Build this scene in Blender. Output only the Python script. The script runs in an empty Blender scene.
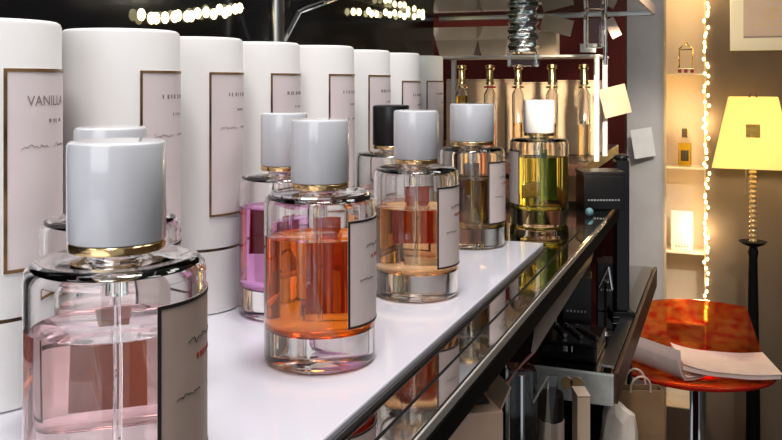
import bpy, bmesh, math, random
from mathutils import Vector, Matrix
random.seed(7)
S = bpy.context.scene
C = S.collection
PI = math.pi
R = math.radians

# ------------------------------------------------------------------ camera
F = 850.0
YAW = math.atan(334 / F)                 # the counter runs along +Y, camera looks a little to its left
SA, CA = math.sin(YAW), math.cos(YAW)
EYE = 1.40
cam_d = bpy.data.cameras.new('camera')
cam = bpy.data.objects.new('camera', cam_d)
C.objects.link(cam)
cam.location = (0, 0, EYE)
cam.rotation_euler = (PI / 2, 0, YAW)
cam_d.sensor_width = 36
cam_d.sensor_fit = 'HORIZONTAL'
cam_d.lens = F / 782 * 36
cam_d.shift_y = -(220 - 81.5) / 782
cam_d.clip_start = 0.02
S.camera = cam


def place(px, d):
    """floor position seen at picture column px, d metres in front of the camera"""
    u = (px - 391) / F * d
    return (u * CA - d * SA, u * SA + d * CA)


def zat(py, d):
    return EYE - (py - 81.5) * d / F


# ------------------------------------------------------------------ materials
def mat(name, col=(0.8, 0.8, 0.8), rough=0.5, metal=0.0, trans=0.0, ior=1.45, emit=None, estr=0.0, coat=0.0, spec=0.5, sss=0.0):
    m = bpy.data.materials.new(name)
    m.use_nodes = True
    b = m.node_tree.nodes['Principled BSDF']
    b.inputs['Base Color'].default_value = (*col, 1)
    b.inputs['Roughness'].default_value = rough
    b.inputs['Metallic'].default_value = metal
    b.inputs['Transmission Weight'].default_value = trans
    b.inputs['IOR'].default_value = ior
    b.inputs['Coat Weight'].default_value = coat
    b.inputs['Specular IOR Level'].default_value = spec
    if emit:
        b.inputs['Emission Color'].default_value = (*emit, 1)
        b.inputs['Emission Strength'].default_value = estr
    return m


def noisy(m, c1, c2, scale=20, detail=4, kind='noise', bump=0.0, stretch=None, lo=0.35, hi=0.65):
    nt = m.node_tree
    b = nt.nodes['Principled BSDF']
    tc = nt.nodes.new('ShaderNodeTexCoord')
    mp = nt.nodes.new('ShaderNodeMapping')
    if stretch:
        mp.inputs['Scale'].default_value = stretch
    nt.links.new(tc.outputs['Object'], mp.inputs['Vector'])
    if kind == 'noise':
        t = nt.nodes.new('ShaderNodeTexNoise')
        t.inputs['Detail'].default_value = detail
        out = t.outputs['Fac']
    else:
        t = nt.nodes.new('ShaderNodeTexVoronoi')
        out = t.outputs['Distance']
    t.inputs['Scale'].default_value = scale
    nt.links.new(mp.outputs['Vector'], t.inputs['Vector'])
    r = nt.nodes.new('ShaderNodeValToRGB')
    r.color_ramp.elements[0].position = lo
    r.color_ramp.elements[0].color = (*c1, 1)
    r.color_ramp.elements[1].position = hi
    r.color_ramp.elements[1].color = (*c2, 1)
    nt.links.new(out, r.inputs['Fac'])
    nt.links.new(r.outputs['Color'], b.inputs['Base Color'])
    if bump:
        bp = nt.nodes.new('ShaderNodeBump')
        bp.inputs['Strength'].default_value = bump
        bp.inputs['Distance'].default_value = 0.002
        nt.links.new(out, bp.inputs['Height'])
        nt.links.new(bp.outputs['Normal'], b.inputs['Normal'])
    return m


M = {}
M['glass'] = mat('clear_glass', (1, 1, 1), 0.0, trans=1, ior=1.48)
M['acrylic'] = mat('clear_acrylic', (0.93, 0.97, 0.95), 0.02, trans=1, ior=1.45)
M['green_glass'] = mat('shelf_glass', (0.22, 0.28, 0.25), 0.04, trans=0.6, ior=1.5)
M['cap_white'] = mat('white_cap_plastic', (0.66, 0.67, 0.70), 0.2, coat=0.8)
M['cap_black'] = mat('black_cap_plastic', (0.006, 0.006, 0.007), 0.35)
M['gold'] = mat('gold_metal', (0.85, 0.62, 0.30), 0.16, metal=1)
M['chrome'] = mat('chrome', (0.85, 0.87, 0.90), 0.06, metal=1)
M['satin_chrome'] = mat('satin_chrome', (0.88, 0.91, 0.97), 0.22, metal=1)
M['steel'] = mat('dull_steel', (0.35, 0.35, 0.35), 0.3, metal=1)
M['tube'] = noisy(mat('white_tube_card', rough=0.5), (0.84, 0.82, 0.80), (0.88, 0.865, 0.845), 9, 3)
M['label_pink'] = noisy(mat('blush_label_paper', rough=0.45), (0.80, 0.69, 0.69), (0.85, 0.75, 0.745), 14, 3)
M['label_pale'] = noisy(mat('pale_label_paper', rough=0.55), (0.70, 0.58, 0.55), (0.75, 0.64, 0.60), 40, 3)
M['ink_grey'] = mat('grey_ink', (0.30, 0.23, 0.23), 0.6)
M['ink_black'] = mat('black_ink', (0.02, 0.015, 0.015), 0.5)
M['ink_red'] = mat('red_ink', (0.35, 0.03, 0.02), 0.5)
M['foil'] = noisy(mat('black_and_gold_foil', rough=0.3, metal=0.4), (0.03, 0.02, 0.015), (0.35, 0.20, 0.08), 30, 2)
M['slab'] = noisy(mat('white_acrylic', rough=0.09, coat=0.4), (0.64, 0.63, 0.70), (0.66, 0.65, 0.715), 6, 3)
M['mirror'] = mat('dark_mirror', (0.46, 0.42, 0.40), 0.03, metal=1)
M['black_gloss'] = mat('black_gloss_lacquer', (0.008, 0.008, 0.009), 0.12)
M['black'] = mat('black_matt', (0.005, 0.005, 0.005), 0.6, spec=0.12)
M['black_card'] = noisy(mat('black_card', rough=0.35), (0.006, 0.006, 0.006), (0.014, 0.012, 0.012), 30, 2)
M['edge_reflection'] = noisy(mat('polished_grey_edge', rough=0.05, metal=1), (0.55, 0.53, 0.51), (0.86, 0.84, 0.81), 26, 5, stretch=(1, .5, 1))  # mottled tint imitates marbled reflections along the polished edge
M['bright'] = mat('polished_edge', (0.9, 0.88, 0.85), 0.15, metal=0.7)
M['maroon'] = noisy(mat('maroon_wall_paint', rough=0.9, spec=0.08), (0.030, 0.005, 0.004), (0.042, 0.007, 0.005), 4, 3)
M['pillar'] = noisy(mat('pale_plaster', rough=0.75), (0.50, 0.47, 0.44), (0.55, 0.52, 0.49), 12, 4)
M['label_tan'] = noisy(mat('shaded_label_paper', rough=0.5), (0.40, 0.30, 0.25), (0.45, 0.34, 0.29), 40, 3)  # label paper browned to imitate shade on the side facing away
M['back_red'] = noisy(mat('dark_red_label_back', rough=0.5), (0.66, 0.035, 0.015), (0.74, 0.05, 0.02), 30, 3)
M['back_green'] = noisy(mat('green_label_back', rough=0.5), (0.05, 0.16, 0.02), (0.08, 0.22, 0.03), 30, 3)
M['back_amber'] = noisy(mat('amber_label_back', rough=0.5), (0.90, 0.20, 0.03), (0.95, 0.27, 0.04), 30, 3)
M['back_brown'] = noisy(mat('brown_label_back', rough=0.5), (0.13, 0.04, 0.02), (0.18, 0.055, 0.03), 30, 3)
M['grey_sheet'] = mat('grey_acrylic_sheet', (0.30, 0.27, 0.26), 0.15)
M['wall'] = noisy(mat('warm_grey_wall_paint', rough=0.8), (0.125, 0.090, 0.062), (0.145, 0.105, 0.073), 5, 4)
M['cream'] = noisy(mat('cream_niche_paint', rough=0.7), (0.70, 0.58, 0.42), (0.74, 0.62, 0.46), 6, 3)
M['kraft'] = noisy(mat('kraft_card', rough=0.8), (0.62, 0.46, 0.30), (0.69, 0.52, 0.35), 35, 5)
M['kraft_warm'] = noisy(mat('warm_kraft_card', rough=0.8), (0.84, 0.56, 0.40), (0.90, 0.62, 0.46), 35, 5)
M['bag_brown'] = noisy(mat('brown_bag_paper', rough=0.8), (0.24, 0.13, 0.06), (0.29, 0.165, 0.08), 35, 5)
M['kraft_pale'] = noisy(mat('pale_kraft_paper', rough=0.8), (0.62, 0.46, 0.34), (0.70, 0.54, 0.41), 30, 5)
M['paper'] = noisy(mat('white_paper', rough=0.8), (0.80, 0.77, 0.73), (0.86, 0.83, 0.79), 20, 4)
M['paper_pink'] = noisy(mat('blush_paper', rough=0.75), (0.86, 0.66, 0.58), (0.92, 0.73, 0.65), 25, 4)
M['crumple'] = noisy(mat('crumpled_paper', rough=0.85), (0.66, 0.56, 0.46), (0.76, 0.67, 0.57), 30, 6, bump=0.4)
M['dark_wood'] = noisy(mat('dark_brown_wood', rough=0.35), (0.035, 0.014, 0.009), (0.075, 0.030, 0.018), 18, 6, stretch=(6, .6, 6))
M['floor'] = noisy(mat('dark_floor', rough=0.35), (0.05, 0.045, 0.042), (0.07, 0.062, 0.058), 3, 4)
M['ceiling'] = noisy(mat('ceiling_paint', rough=0.9), (0.72, 0.71, 0.69), (0.76, 0.75, 0.73), 3, 3)
M['bulb'] = mat('warm_fairy_bulb', (1, .9, .6), 0.4, emit=(1.0, 0.72, 0.30), estr=9)
M['bulb_soft'] = mat('pale_bulb_and_reflection', (1, .95, .7), 0.4, emit=(1.0, 0.85, 0.45), estr=4)
M['wire'] = mat('clear_wire', (0.5, 0.4, 0.25), 0.4)
M['shade'] = noisy(mat('yellow_lamp_shade', rough=0.8, emit=(1.0, 0.92, 0.60), estr=0.95), (0.95, 0.74, 0.16), (0.97, 0.78, 0.20), 30, 3)
nt = M['shade'].node_tree
_tr = nt.nodes.new('ShaderNodeBsdfTranslucent')
_tr.inputs['Color'].default_value = (1.0, 0.86, 0.36, 1)
_mx = nt.nodes.new('ShaderNodeMixShader')
_mx.inputs['Fac'].default_value = 0.75
nt.links.new(nt.nodes['Principled BSDF'].outputs[0], _mx.inputs[1])
nt.links.new(_tr.outputs[0], _mx.inputs[2])
nt.links.new(_mx.outputs[0], nt.nodes['Material Output'].inputs['Surface'])
M['lamp_bulb'] = mat('lamp_bulb', (1, 1, .9), 0.4, emit=(1.0, 0.85, 0.55), estr=30)
M['end_panel'] = noisy(mat('silvered_panel', rough=0.12, metal=0.35), (0.40, 0.42, 0.40), (0.66, 0.68, 0.65), 30, 4)
M['emblem'] = noisy(mat('old_gold_emblem', rough=0.5), (0.62, 0.32, 0.02), (0.85, 0.52, 0.04), 60, 3)
M['bead'] = mat('amber_bead', (0.72, 0.50, 0.24), 0.15, metal=0.5)
M['red'] = noisy(mat('red_mottled_acrylic', rough=0.10, trans=0.88, ior=1.2), (1.0, 0.30, 0.05), (0.88, 0.06, 0.018), 30, 5, lo=0.40, hi=0.62, stretch=(1, 1, 1.8))
M['red_rim'] = mat('red_acrylic_rim', (0.60, 0.02, 0.008), 0.1, trans=0.3, ior=1.4)
M['blue'] = mat('pale_blue_plastic', (0.30, 0.55, 0.62), 0.3)
M['poster'] = noisy(mat('blush_poster_print', rough=0.7), (0.60, 0.47, 0.39), (0.66, 0.52, 0.43), 8, 3)
M['mount'] = mat('cream_poster_mount', (0.90, 0.84, 0.66), 0.7)
M['pink_strip'] = mat('pink_blotter_paper', (0.88, 0.42, 0.38), 0.7)
M['beige'] = mat('beige_plastic', (0.62, 0.47, 0.38), 0.5)


def liquid(name, col):
    return mat(name, col, 0.0, trans=1, ior=1.34)


# ------------------------------------------------------------------ mesh helpers
def link(name, bm, m, parent=None, smooth=True, angle=35, loc=None):
    me = bpy.data.meshes.new(name)
    bmesh.ops.recalc_face_normals(bm, faces=bm.faces)
    bm.to_mesh(me)
    bm.free()
    if smooth:
        me.polygons.foreach_set('use_smooth', [True] * len(me.polygons))
        me.set_sharp_from_angle(angle=R(angle))
    me.materials.append(m)
    o = bpy.data.objects.new(name, me)
    C.objects.link(o)
    if parent:
        o.parent = parent
    if loc:
        o.location = loc
    return o


def thing(name, label, cat, loc=(0, 0, 0), rz=0.0, group=None):
    o = bpy.data.objects.new(name, None)
    o.empty_display_size = 0.02
    C.objects.link(o)
    o.location = loc
    o.rotation_euler = (0, 0, rz)
    return tag(o, label, cat, group)


def tag(o, label, cat, group=None):
    o['label'] = label
    o['category'] = cat
    if group:
        o['group'] = group
    return o


def struct(o, label=None):
    o['kind'] = 'structure'
    if label:
        o['label'] = label
    return o


def add_box(bm, c, s, bev=0.0, rz=0.0, seg=2, mtx=None):
    r = bmesh.ops.create_cube(bm, size=1)
    vs = r['verts']
    bmesh.ops.scale(bm, vec=s, verts=vs)
    if bev:
        es = list({e for v in vs for e in v.link_edges})
        q = bmesh.ops.bevel(bm, geom=es, offset=bev, segments=seg, affect='EDGES', profile=0.5)
        vs = list({v for f in q['faces'] for v in f.verts} | {v for v in vs if v.is_valid})
        # gather the whole island
        seen = set(vs)
        st = list(vs)
        while st:
            v = st.pop()
            for e in v.link_edges:
                w = e.other_vert(v)
                if w not in seen:
                    seen.add(w)
                    st.append(w)
        vs = list(seen)
    if mtx:
        bmesh.ops.transform(bm, matrix=mtx, verts=vs)
    if rz:
        bmesh.ops.rotate(bm, cent=(0, 0, 0), matrix=Matrix.Rotation(rz, 3, 'Z'), verts=vs)
    bmesh.ops.translate(bm, vec=c, verts=vs)
    return bm


def box(c, s, bev=0.0, rz=0.0, seg=2):
    return add_box(bmesh.new(), c, s, bev, rz, seg)


def add_lathe(bm, prof, seg=48, c=(0, 0, 0), loop=False):
    """prof: list of (r, z). r == 0 makes a pole. loop closes the profile on itself"""
    rings = []
    for r, z in prof:
        if r <= 1e-7:
            rings.append([bm.verts.new((c[0], c[1], c[2] + z))])
        else:
            rings.append([bm.verts.new((c[0] + r * math.cos(2 * PI * k / seg), c[1] + r * math.sin(2 * PI * k / seg), c[2] + z)) for k in range(seg)])
    n = len(rings)
    for i in range(n if loop else n - 1):
        a, b = rings[i], rings[(i + 1) % n]
        for k in range(seg):
            k2 = (k + 1) % seg
            if len(a) == 1 and len(b) == 1:
                continue
            if len(a) == 1:
                bm.faces.new((a[0], b[k], b[k2]))
            elif len(b) == 1:
                bm.faces.new((a[k], a[k2], b[0]))
            else:
                bm.faces.new((a[k], a[k2], b[k2], b[k]))
    return bm


def lathe(prof, seg=48, c=(0, 0, 0), loop=False):
    return add_lathe(bmesh.new(), prof, seg, c, loop)


def add_tube(bm, pts, r, seg=10, cap=True):
    pts = [Vector(p) for p in pts]
    rs = r if isinstance(r, (list, tuple)) else [r] * len(pts)
    rings = []
    prev = None
    for i, p in enumerate(pts):
        t = (pts[min(i + 1, len(pts) - 1)] - pts[max(i - 1, 0)]).normalized()
        if prev is None:
            a = Vector((0, 0, 1)) if abs(t.z) < 0.9 else Vector((1, 0, 0))
            n = t.cross(a).normalized()
        else:
            n = (prev - t * prev.dot(t)).normalized()
        prev = n
        b = t.cross(n)
        rings.append([bm.verts.new(p + (n * math.cos(2 * PI * k / seg) + b * math.sin(2 * PI * k / seg)) * rs[i]) for k in range(seg)])
    for a, b in zip(rings, rings[1:]):
        for k in range(seg):
            bm.faces.new((a[k], a[(k + 1) % seg], b[(k + 1) % seg], b[k]))
    if cap:
        bm.faces.new(rings[0])
        bm.faces.new(rings[-1])
    return bm


def tube(pts, r, seg=10):
    return add_tube(bmesh.new(), pts, r, seg)


def add_patch(bm, r, t0, t1, z0, z1, th=0.0005, n=24):
    """curved plate hugging a cylinder of radius r"""
    g = {}
    for i in range(n + 1):
        a = t0 + (t1 - t0) * i / n
        for k, rr in enumerate((r, r + th)):
            for j, z in enumerate((z0, z1)):
                g[i, k, j] = bm.verts.new((rr * math.cos(a), rr * math.sin(a), z))
    for i in range(n):
        bm.faces.new((g[i, 1, 0], g[i + 1, 1, 0], g[i + 1, 1, 1], g[i, 1, 1]))
        bm.faces.new((g[i, 0, 0], g[i, 0, 1], g[i + 1, 0, 1], g[i + 1, 0, 0]))
        bm.faces.new((g[i, 0, 1], g[i, 1, 1], g[i + 1, 1, 1], g[i + 1, 0, 1]))
        bm.faces.new((g[i, 0, 0], g[i + 1, 0, 0], g[i + 1, 1, 0], g[i, 1, 0]))
    for i in (0, n):
        bm.faces.new((g[i, 0, 0], g[i, 1, 0], g[i, 1, 1], g[i, 0, 1]))
    return bm


def frame_patch(r, t0, t1, z0, z1, w, th=0.0004):
    bm = bmesh.new()
    dw = w / r
    add_patch(bm, r, t0, t1, z1 - w, z1, th)
    add_patch(bm, r, t0, t1, z0, z0 + w, th)
    add_patch(bm, r, t0, t0 + dw, z0 + w, z1 - w, th, 2)
    add_patch(bm, r, t1 - dw, t1, z0 + w, z1 - w, th, 2)
    return bm


def text_bm(s, size, shear=0.0):
    cu = bpy.data.curves.new('lettering', 'FONT')
    cu.body = s
    cu.size = size
    cu.align_x = 'CENTER'
    cu.shear = shear
    cu.extrude = 0.0
    o = bpy.data.objects.new('lettering', cu)
    C.objects.link(o)
    bpy.context.view_layer.update()
    me = bpy.data.meshes.new_from_object(o.evaluated_get(bpy.context.evaluated_depsgraph_get()))
    bm = bmesh.new()
    bm.from_mesh(me)
    bpy.data.objects.remove(o)
    bpy.data.curves.remove(cu)
    bpy.data.meshes.remove(me)
    bmesh.ops.triangulate(bm, faces=bm.faces)
    return bm


def wrap_text(s, size, r, tc, z, shear=0.0, squeeze=1.0):
    bm = text_bm(s, size, shear)
    for v in bm.verts:
        a = tc + v.co.x * squeeze / r
        v.co = Vector((r * math.cos(a), r * math.sin(a), z + v.co.y))
    return bm


def scribble(bm, r, t0, t1, z, amp, n=110, thick=0.00022, seed=1):
    """a loose handwriting stroke on a cylinder"""
    rnd = random.Random(seed)
    pts = []
    ph = rnd.random() * 6
    for i in range(n + 1):
        f = i / n
        a = t0 + (t1 - t0) * f + 0.35 * amp / r * math.sin(f * 26 + ph)
        zz = z + amp * (0.55 * math.sin(f * 31 + ph) + 0.45 * math.sin(f * 13 + 2 * ph)) * (1 - 0.5 * f)
        pts.append((r * math.cos(a), r * math.sin(a), zz))
    return add_tube(bm, pts, thick, 5)


def ticks(bm, r, t0, t1, z, h, n, seed=1):
    """a row of letter-sized strokes too small to read"""
    rnd = random.Random(seed)
    for i in range(n):
        a = t0 + (t1 - t0) * (i + rnd.random() * .3) / n
        w = (t1 - t0) / n * rnd.choice((.25, .4, .6))
        add_patch(bm, r, a, a + w, z - h / 2 * rnd.uniform(.7, 1), z + h / 2, 0.0002, 2)
    return bm


def ellipsoid(c, s, u=20, v=12):
    bm = bmesh.new()
    bmesh.ops.create_uvsphere(bm, u_segments=u, v_segments=v, radius=1)
    bmesh.ops.scale(bm, vec=s, verts=bm.verts)
    bmesh.ops.translate(bm, vec=c, verts=bm.verts)
    return bm


# ------------------------------------------------------------------ levels
Z_TOP = EYE - 0.174        # top of the white board the bottles stand on
Z_MIR = EYE - 0.180        # mirrored counter top
Z_LOW = EYE - 0.360        # lower shelf
FRONT = -0.145             # front edge of the counter
WALLX = -0.47              # black panel behind the tubes

# ------------------------------------------------------------------ the setting
bm = box((0.4, 1.2, -0.03), (4.4, 5.0, 0.06))
struct(link('floor', bm, M['floor'], smooth=False))
bm = box((0.4, 1.2, 2.83), (4.4, 5.0, 0.06))
struct(link('ceiling', bm, M['ceiling'], smooth=False))
WY = 3.32
NX0, NX1 = -0.226, -0.066         # the lit niche in the back wall
NZ0, NZ1 = 0.19, 2.2
bm = bmesh.new()
add_box(bm, ((NX1 + 2.0) / 2, WY + 0.1, 1.4), (2.0 - NX1, 0.2, 2.8))
add_box(bm, ((NX0 - 1.8) / 2, WY + 0.1, 1.4), (NX0 + 1.8, 0.2, 2.8))
add_box(bm, ((NX0 + NX1) / 2, WY + 0.1, NZ0 / 2), (NX1 - NX0, 0.2, NZ0))
add_box(bm, ((NX0 + NX1) / 2, WY + 0.1, (2.8 + NZ1) / 2), (NX1 - NX0, 0.2, 2.8 - NZ1))
struct(link('wall_back', bm, M['wall'], smooth=False))
bm = bmesh.new()                   # lining of the niche
e = 0.004
add_box(bm, ((NX0 + NX1) / 2, WY + 0.145, (NZ0 + NZ1) / 2), (NX1 - NX0, 0.01, NZ1 - NZ0))
add_box(bm, (NX0 + e / 2, WY + 0.07, (NZ0 + NZ1) / 2), (e, 0.14, NZ1 - NZ0))
add_box(bm, (NX1 - e / 2, WY + 0.07, (NZ0 + NZ1) / 2), (e, 0.14, NZ1 - NZ0))
add_box(bm, ((NX0 + NX1) / 2, WY + 0.07, NZ0 + e / 2), (NX1 - NX0 - 2 * e, 0.14, e))
add_box(bm, ((NX0 + NX1) / 2, WY + 0.07, NZ1 - e / 2), (NX1 - NX0 - 2 * e, 0.14, e))
struct(link('trim_1', bm, M['cream'], smooth=False))
bm = box((2.05, 1.2, 1.4), (0.1, 5.0, 2.8))
struct(link('wall_right', bm, M['wall'], smooth=False))
# black gloss panel behind the tubes, with a ledge
bm = box((WALLX - 0.02, 0.55, 1.2), (0.04, 1.70, 2.4), 0.002)
struct(link('wall_left', bm, M['black_gloss'], smooth=False))
# maroon wall behind the far display
bm = box((-1.02, 1.99, 1.4), (1.62, 0.06, 2.8))
struct(link('wall_maroon', bm, M['maroon'], smooth=False))
# pale round-faced pillar
px0, py0 = place(642, 2.86)
bm = bmesh.new()
pr = []
for k in range(33):
    a = -PI * k / 32
    pr.append((px0 + 0.072 * math.copysign(abs(math.cos(a)) ** 0.55, math.cos(a)), py0 - 0.045 * abs(math.sin(a)) ** 0.6))
pr += [(px0 - 0.072, py0 + 0.10), (px0 + 0.072, py0 + 0.10)]
lo = [bm.verts.new((x, y, 0.0)) for x, y in pr]
hi = [bm.verts.new((x, y, 2.8)) for x, y in pr]
for k in range(len(pr)):
    j = (k + 1) % len(pr)
    bm.faces.new((lo[k], lo[j], hi[j], hi[k]))
bm.faces.new(lo)
bm.faces.new(hi)
struct(link('pillar', bm, M['pillar']))

# ------------------------------------------------------------------ counter
ctr = thing('display_counter', 'black display counter with mirrored top running along the shop wall', 'counter', (0, 0, 0))
CY0, CY1 = -0.25, 1.138
link('carcass', box(((WALLX - 0.32) / 2, 0.52, 0.604), (-0.32 - WALLX - 0.004, 1.54, 1.207), 0.003), M['black'], ctr, False)
link('mirror_top', box(((WALLX + FRONT) / 2, (CY0 + CY1) / 2, Z_MIR - 0.004), (FRONT - WALLX - 0.004, CY1 - CY0, 0.008), 0.0008), M['mirror'], ctr, False)
link('far_ledge', box(((WALLX + FRONT) / 2 , (CY1 + 1.29) / 2 + .0005, Z_MIR - 0.006), (FRONT - WALLX - 0.004, 1.29 - CY1 - .001, 0.012), 0.001), M['black_gloss'], ctr, False)
link('front_panel', box((FRONT - 0.006, (CY0 + 1.29) / 2, Z_MIR - 0.008 - 0.0075), (0.012, 1.29 - CY0, 0.014), 0.001), M['black'], ctr, False)
link('edge_band', box((FRONT - 0.0085, (CY0 + CY1) / 2, Z_MIR + 0.0006), (0.015, CY1 - CY0, 0.0012), 0.0003), M['edge_reflection'], ctr, False)
link('edge_trim', box((FRONT + 0.0006, (CY0 + CY1) / 2, Z_MIR - 0.002), (0.0016, CY1 - CY0, 0.0058), 0.0005), M['bright'], ctr, False)
link('groove', box((FRONT - 0.0172, (CY0 + CY1) / 2, Z_MIR + 0.0005), (0.0022, CY1 - CY0, 0.001), 0.0002), M['black'], ctr, False)

# white board on the counter
bm = box(((WALLX + 0.004 - 0.181) / 2, (-0.2 + 0.913) / 2, Z_TOP - 0.0027), (-0.181 - WALLX - 0.006, 1.113, 0.0052), 0.0012)
brd = thing('shelf_board', 'glossy white shelf board under the perfume bottles', 'shelf', (0, 0, 0))
link('board', bm, M['slab'], brd, False)
link('edge_strip', box((-0.1802, (-0.2 + 0.913) / 2, Z_TOP - 0.0042), (0.0012, 1.112, 0.0018), 0.0002), M['steel'], brd, False)


# ------------------------------------------------------------------ gift tubes
TR = 0.038
TUBE_H = 0.2075


def gift_tube(x, y, z, label, word, seed, h=TUBE_H):
    t = thing('gift_tube', label, 'gift box', (x, y, z), 0, 'white cylindrical gift tubes along the back')
    zb = 0.048
    link('base_sleeve', lathe([(0, 0.0004), (TR - 0.001, 0.0004), (TR, 0.0014), (TR, zb - 0.001), (0, zb - 0.001)], 64), M['tube'], t)
    link('gold_band', lathe([(0, zb - 0.001), (TR - 0.0006, zb - 0.001), (TR - 0.0006, zb + 0.0012), (0, zb + 0.0012)], 64), M['foil'], t)
    link('lid_sleeve', lathe([(0, zb + 0.0012), (TR, zb + 0.0012), (TR, h - 0.003), (TR - 0.0008, h - 0.001), (TR - 0.0025, h), (0, h)], 64), M['tube'], t)
    a0 = math.atan2(-y, -x) + R((10, 17, 17, 18, 20, 21, 24, 24)[seed])
    a1 = a0 + R(112)
    z0, z1 = 0.073, 0.181
    lb = link('label', add_patch(bmesh.new(), TR + 0.0001, a0, a1, z0, z1, 0.0004, 32), M['label_pink'], t)
    link('label_border', frame_patch(TR + 0.0005, a0, a1, z0, z1, 0.0016 if seed else 0.0018), M['foil'], lb)
    ac = a0 + R(41)
    if word:
        link('label_text', wrap_text(word, 0.0078, TR + 0.0007, ac, 0.161), M['ink_grey'], lb, False)
    bm = bmesh.new()
    if not word:
        ticks(bm, TR + 0.0005, a0 + R(24), a0 + R(66), 0.164, 0.003, 7, seed)
    ticks(bm, TR + 0.0005, a0 + R(40), a0 + R(60), 0.1525, 0.002, 4, seed + 3)
    scribble(bm, TR + 0.0006, a0 + R(14), a0 + R(40), 0.139, 0.0014, 110, 0.00014, seed)
    scribble(bm, TR + 0.0006, a0 + R(48), a0 + R(66), 0.139, 0.0012, 110, 0.00014, seed + 9)
    link('label_script', bm, M['ink_grey'], lb)
    return t


tube_spec = [(62, .476, 'white gift tube nearest the camera, its label reading VANILLA', 'VANILLA'),
             (180, .566, 'white gift tube second from the camera, standing behind the white cap of the pink bottle', ''),
             (243, .665, 'white gift tube third from the camera, left of the purple perfume bottle', ''),
             (300, .745, 'white gift tube fourth from the camera, rising behind the purple bottle cap', ''),
             (354, .815, 'white gift tube fifth from the camera, just left of the black bottle cap', ''),
             (390, .925, 'white gift tube sixth from the camera, directly behind the black bottle cap', ''),
             (420, 1.02, 'white gift tube second from the far end of the row', ''),
             (443, 1.125, 'white gift tube at the far end of the row, furthest from the camera', '')]
for i, (sx, d, lab, w) in enumerate(tube_spec):
    t = (sx - 391) / F
    x, y = place(sx - TR * F / d * math.sqrt(1 + t * t), d)
    on_board = y + TR < 0.913
    zb = Z_TOP if on_board else Z_MIR
    h = TUBE_H if on_board else TUBE_H + 0.006
    gift_tube(x, y, zb, lab, w, i, h)


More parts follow.
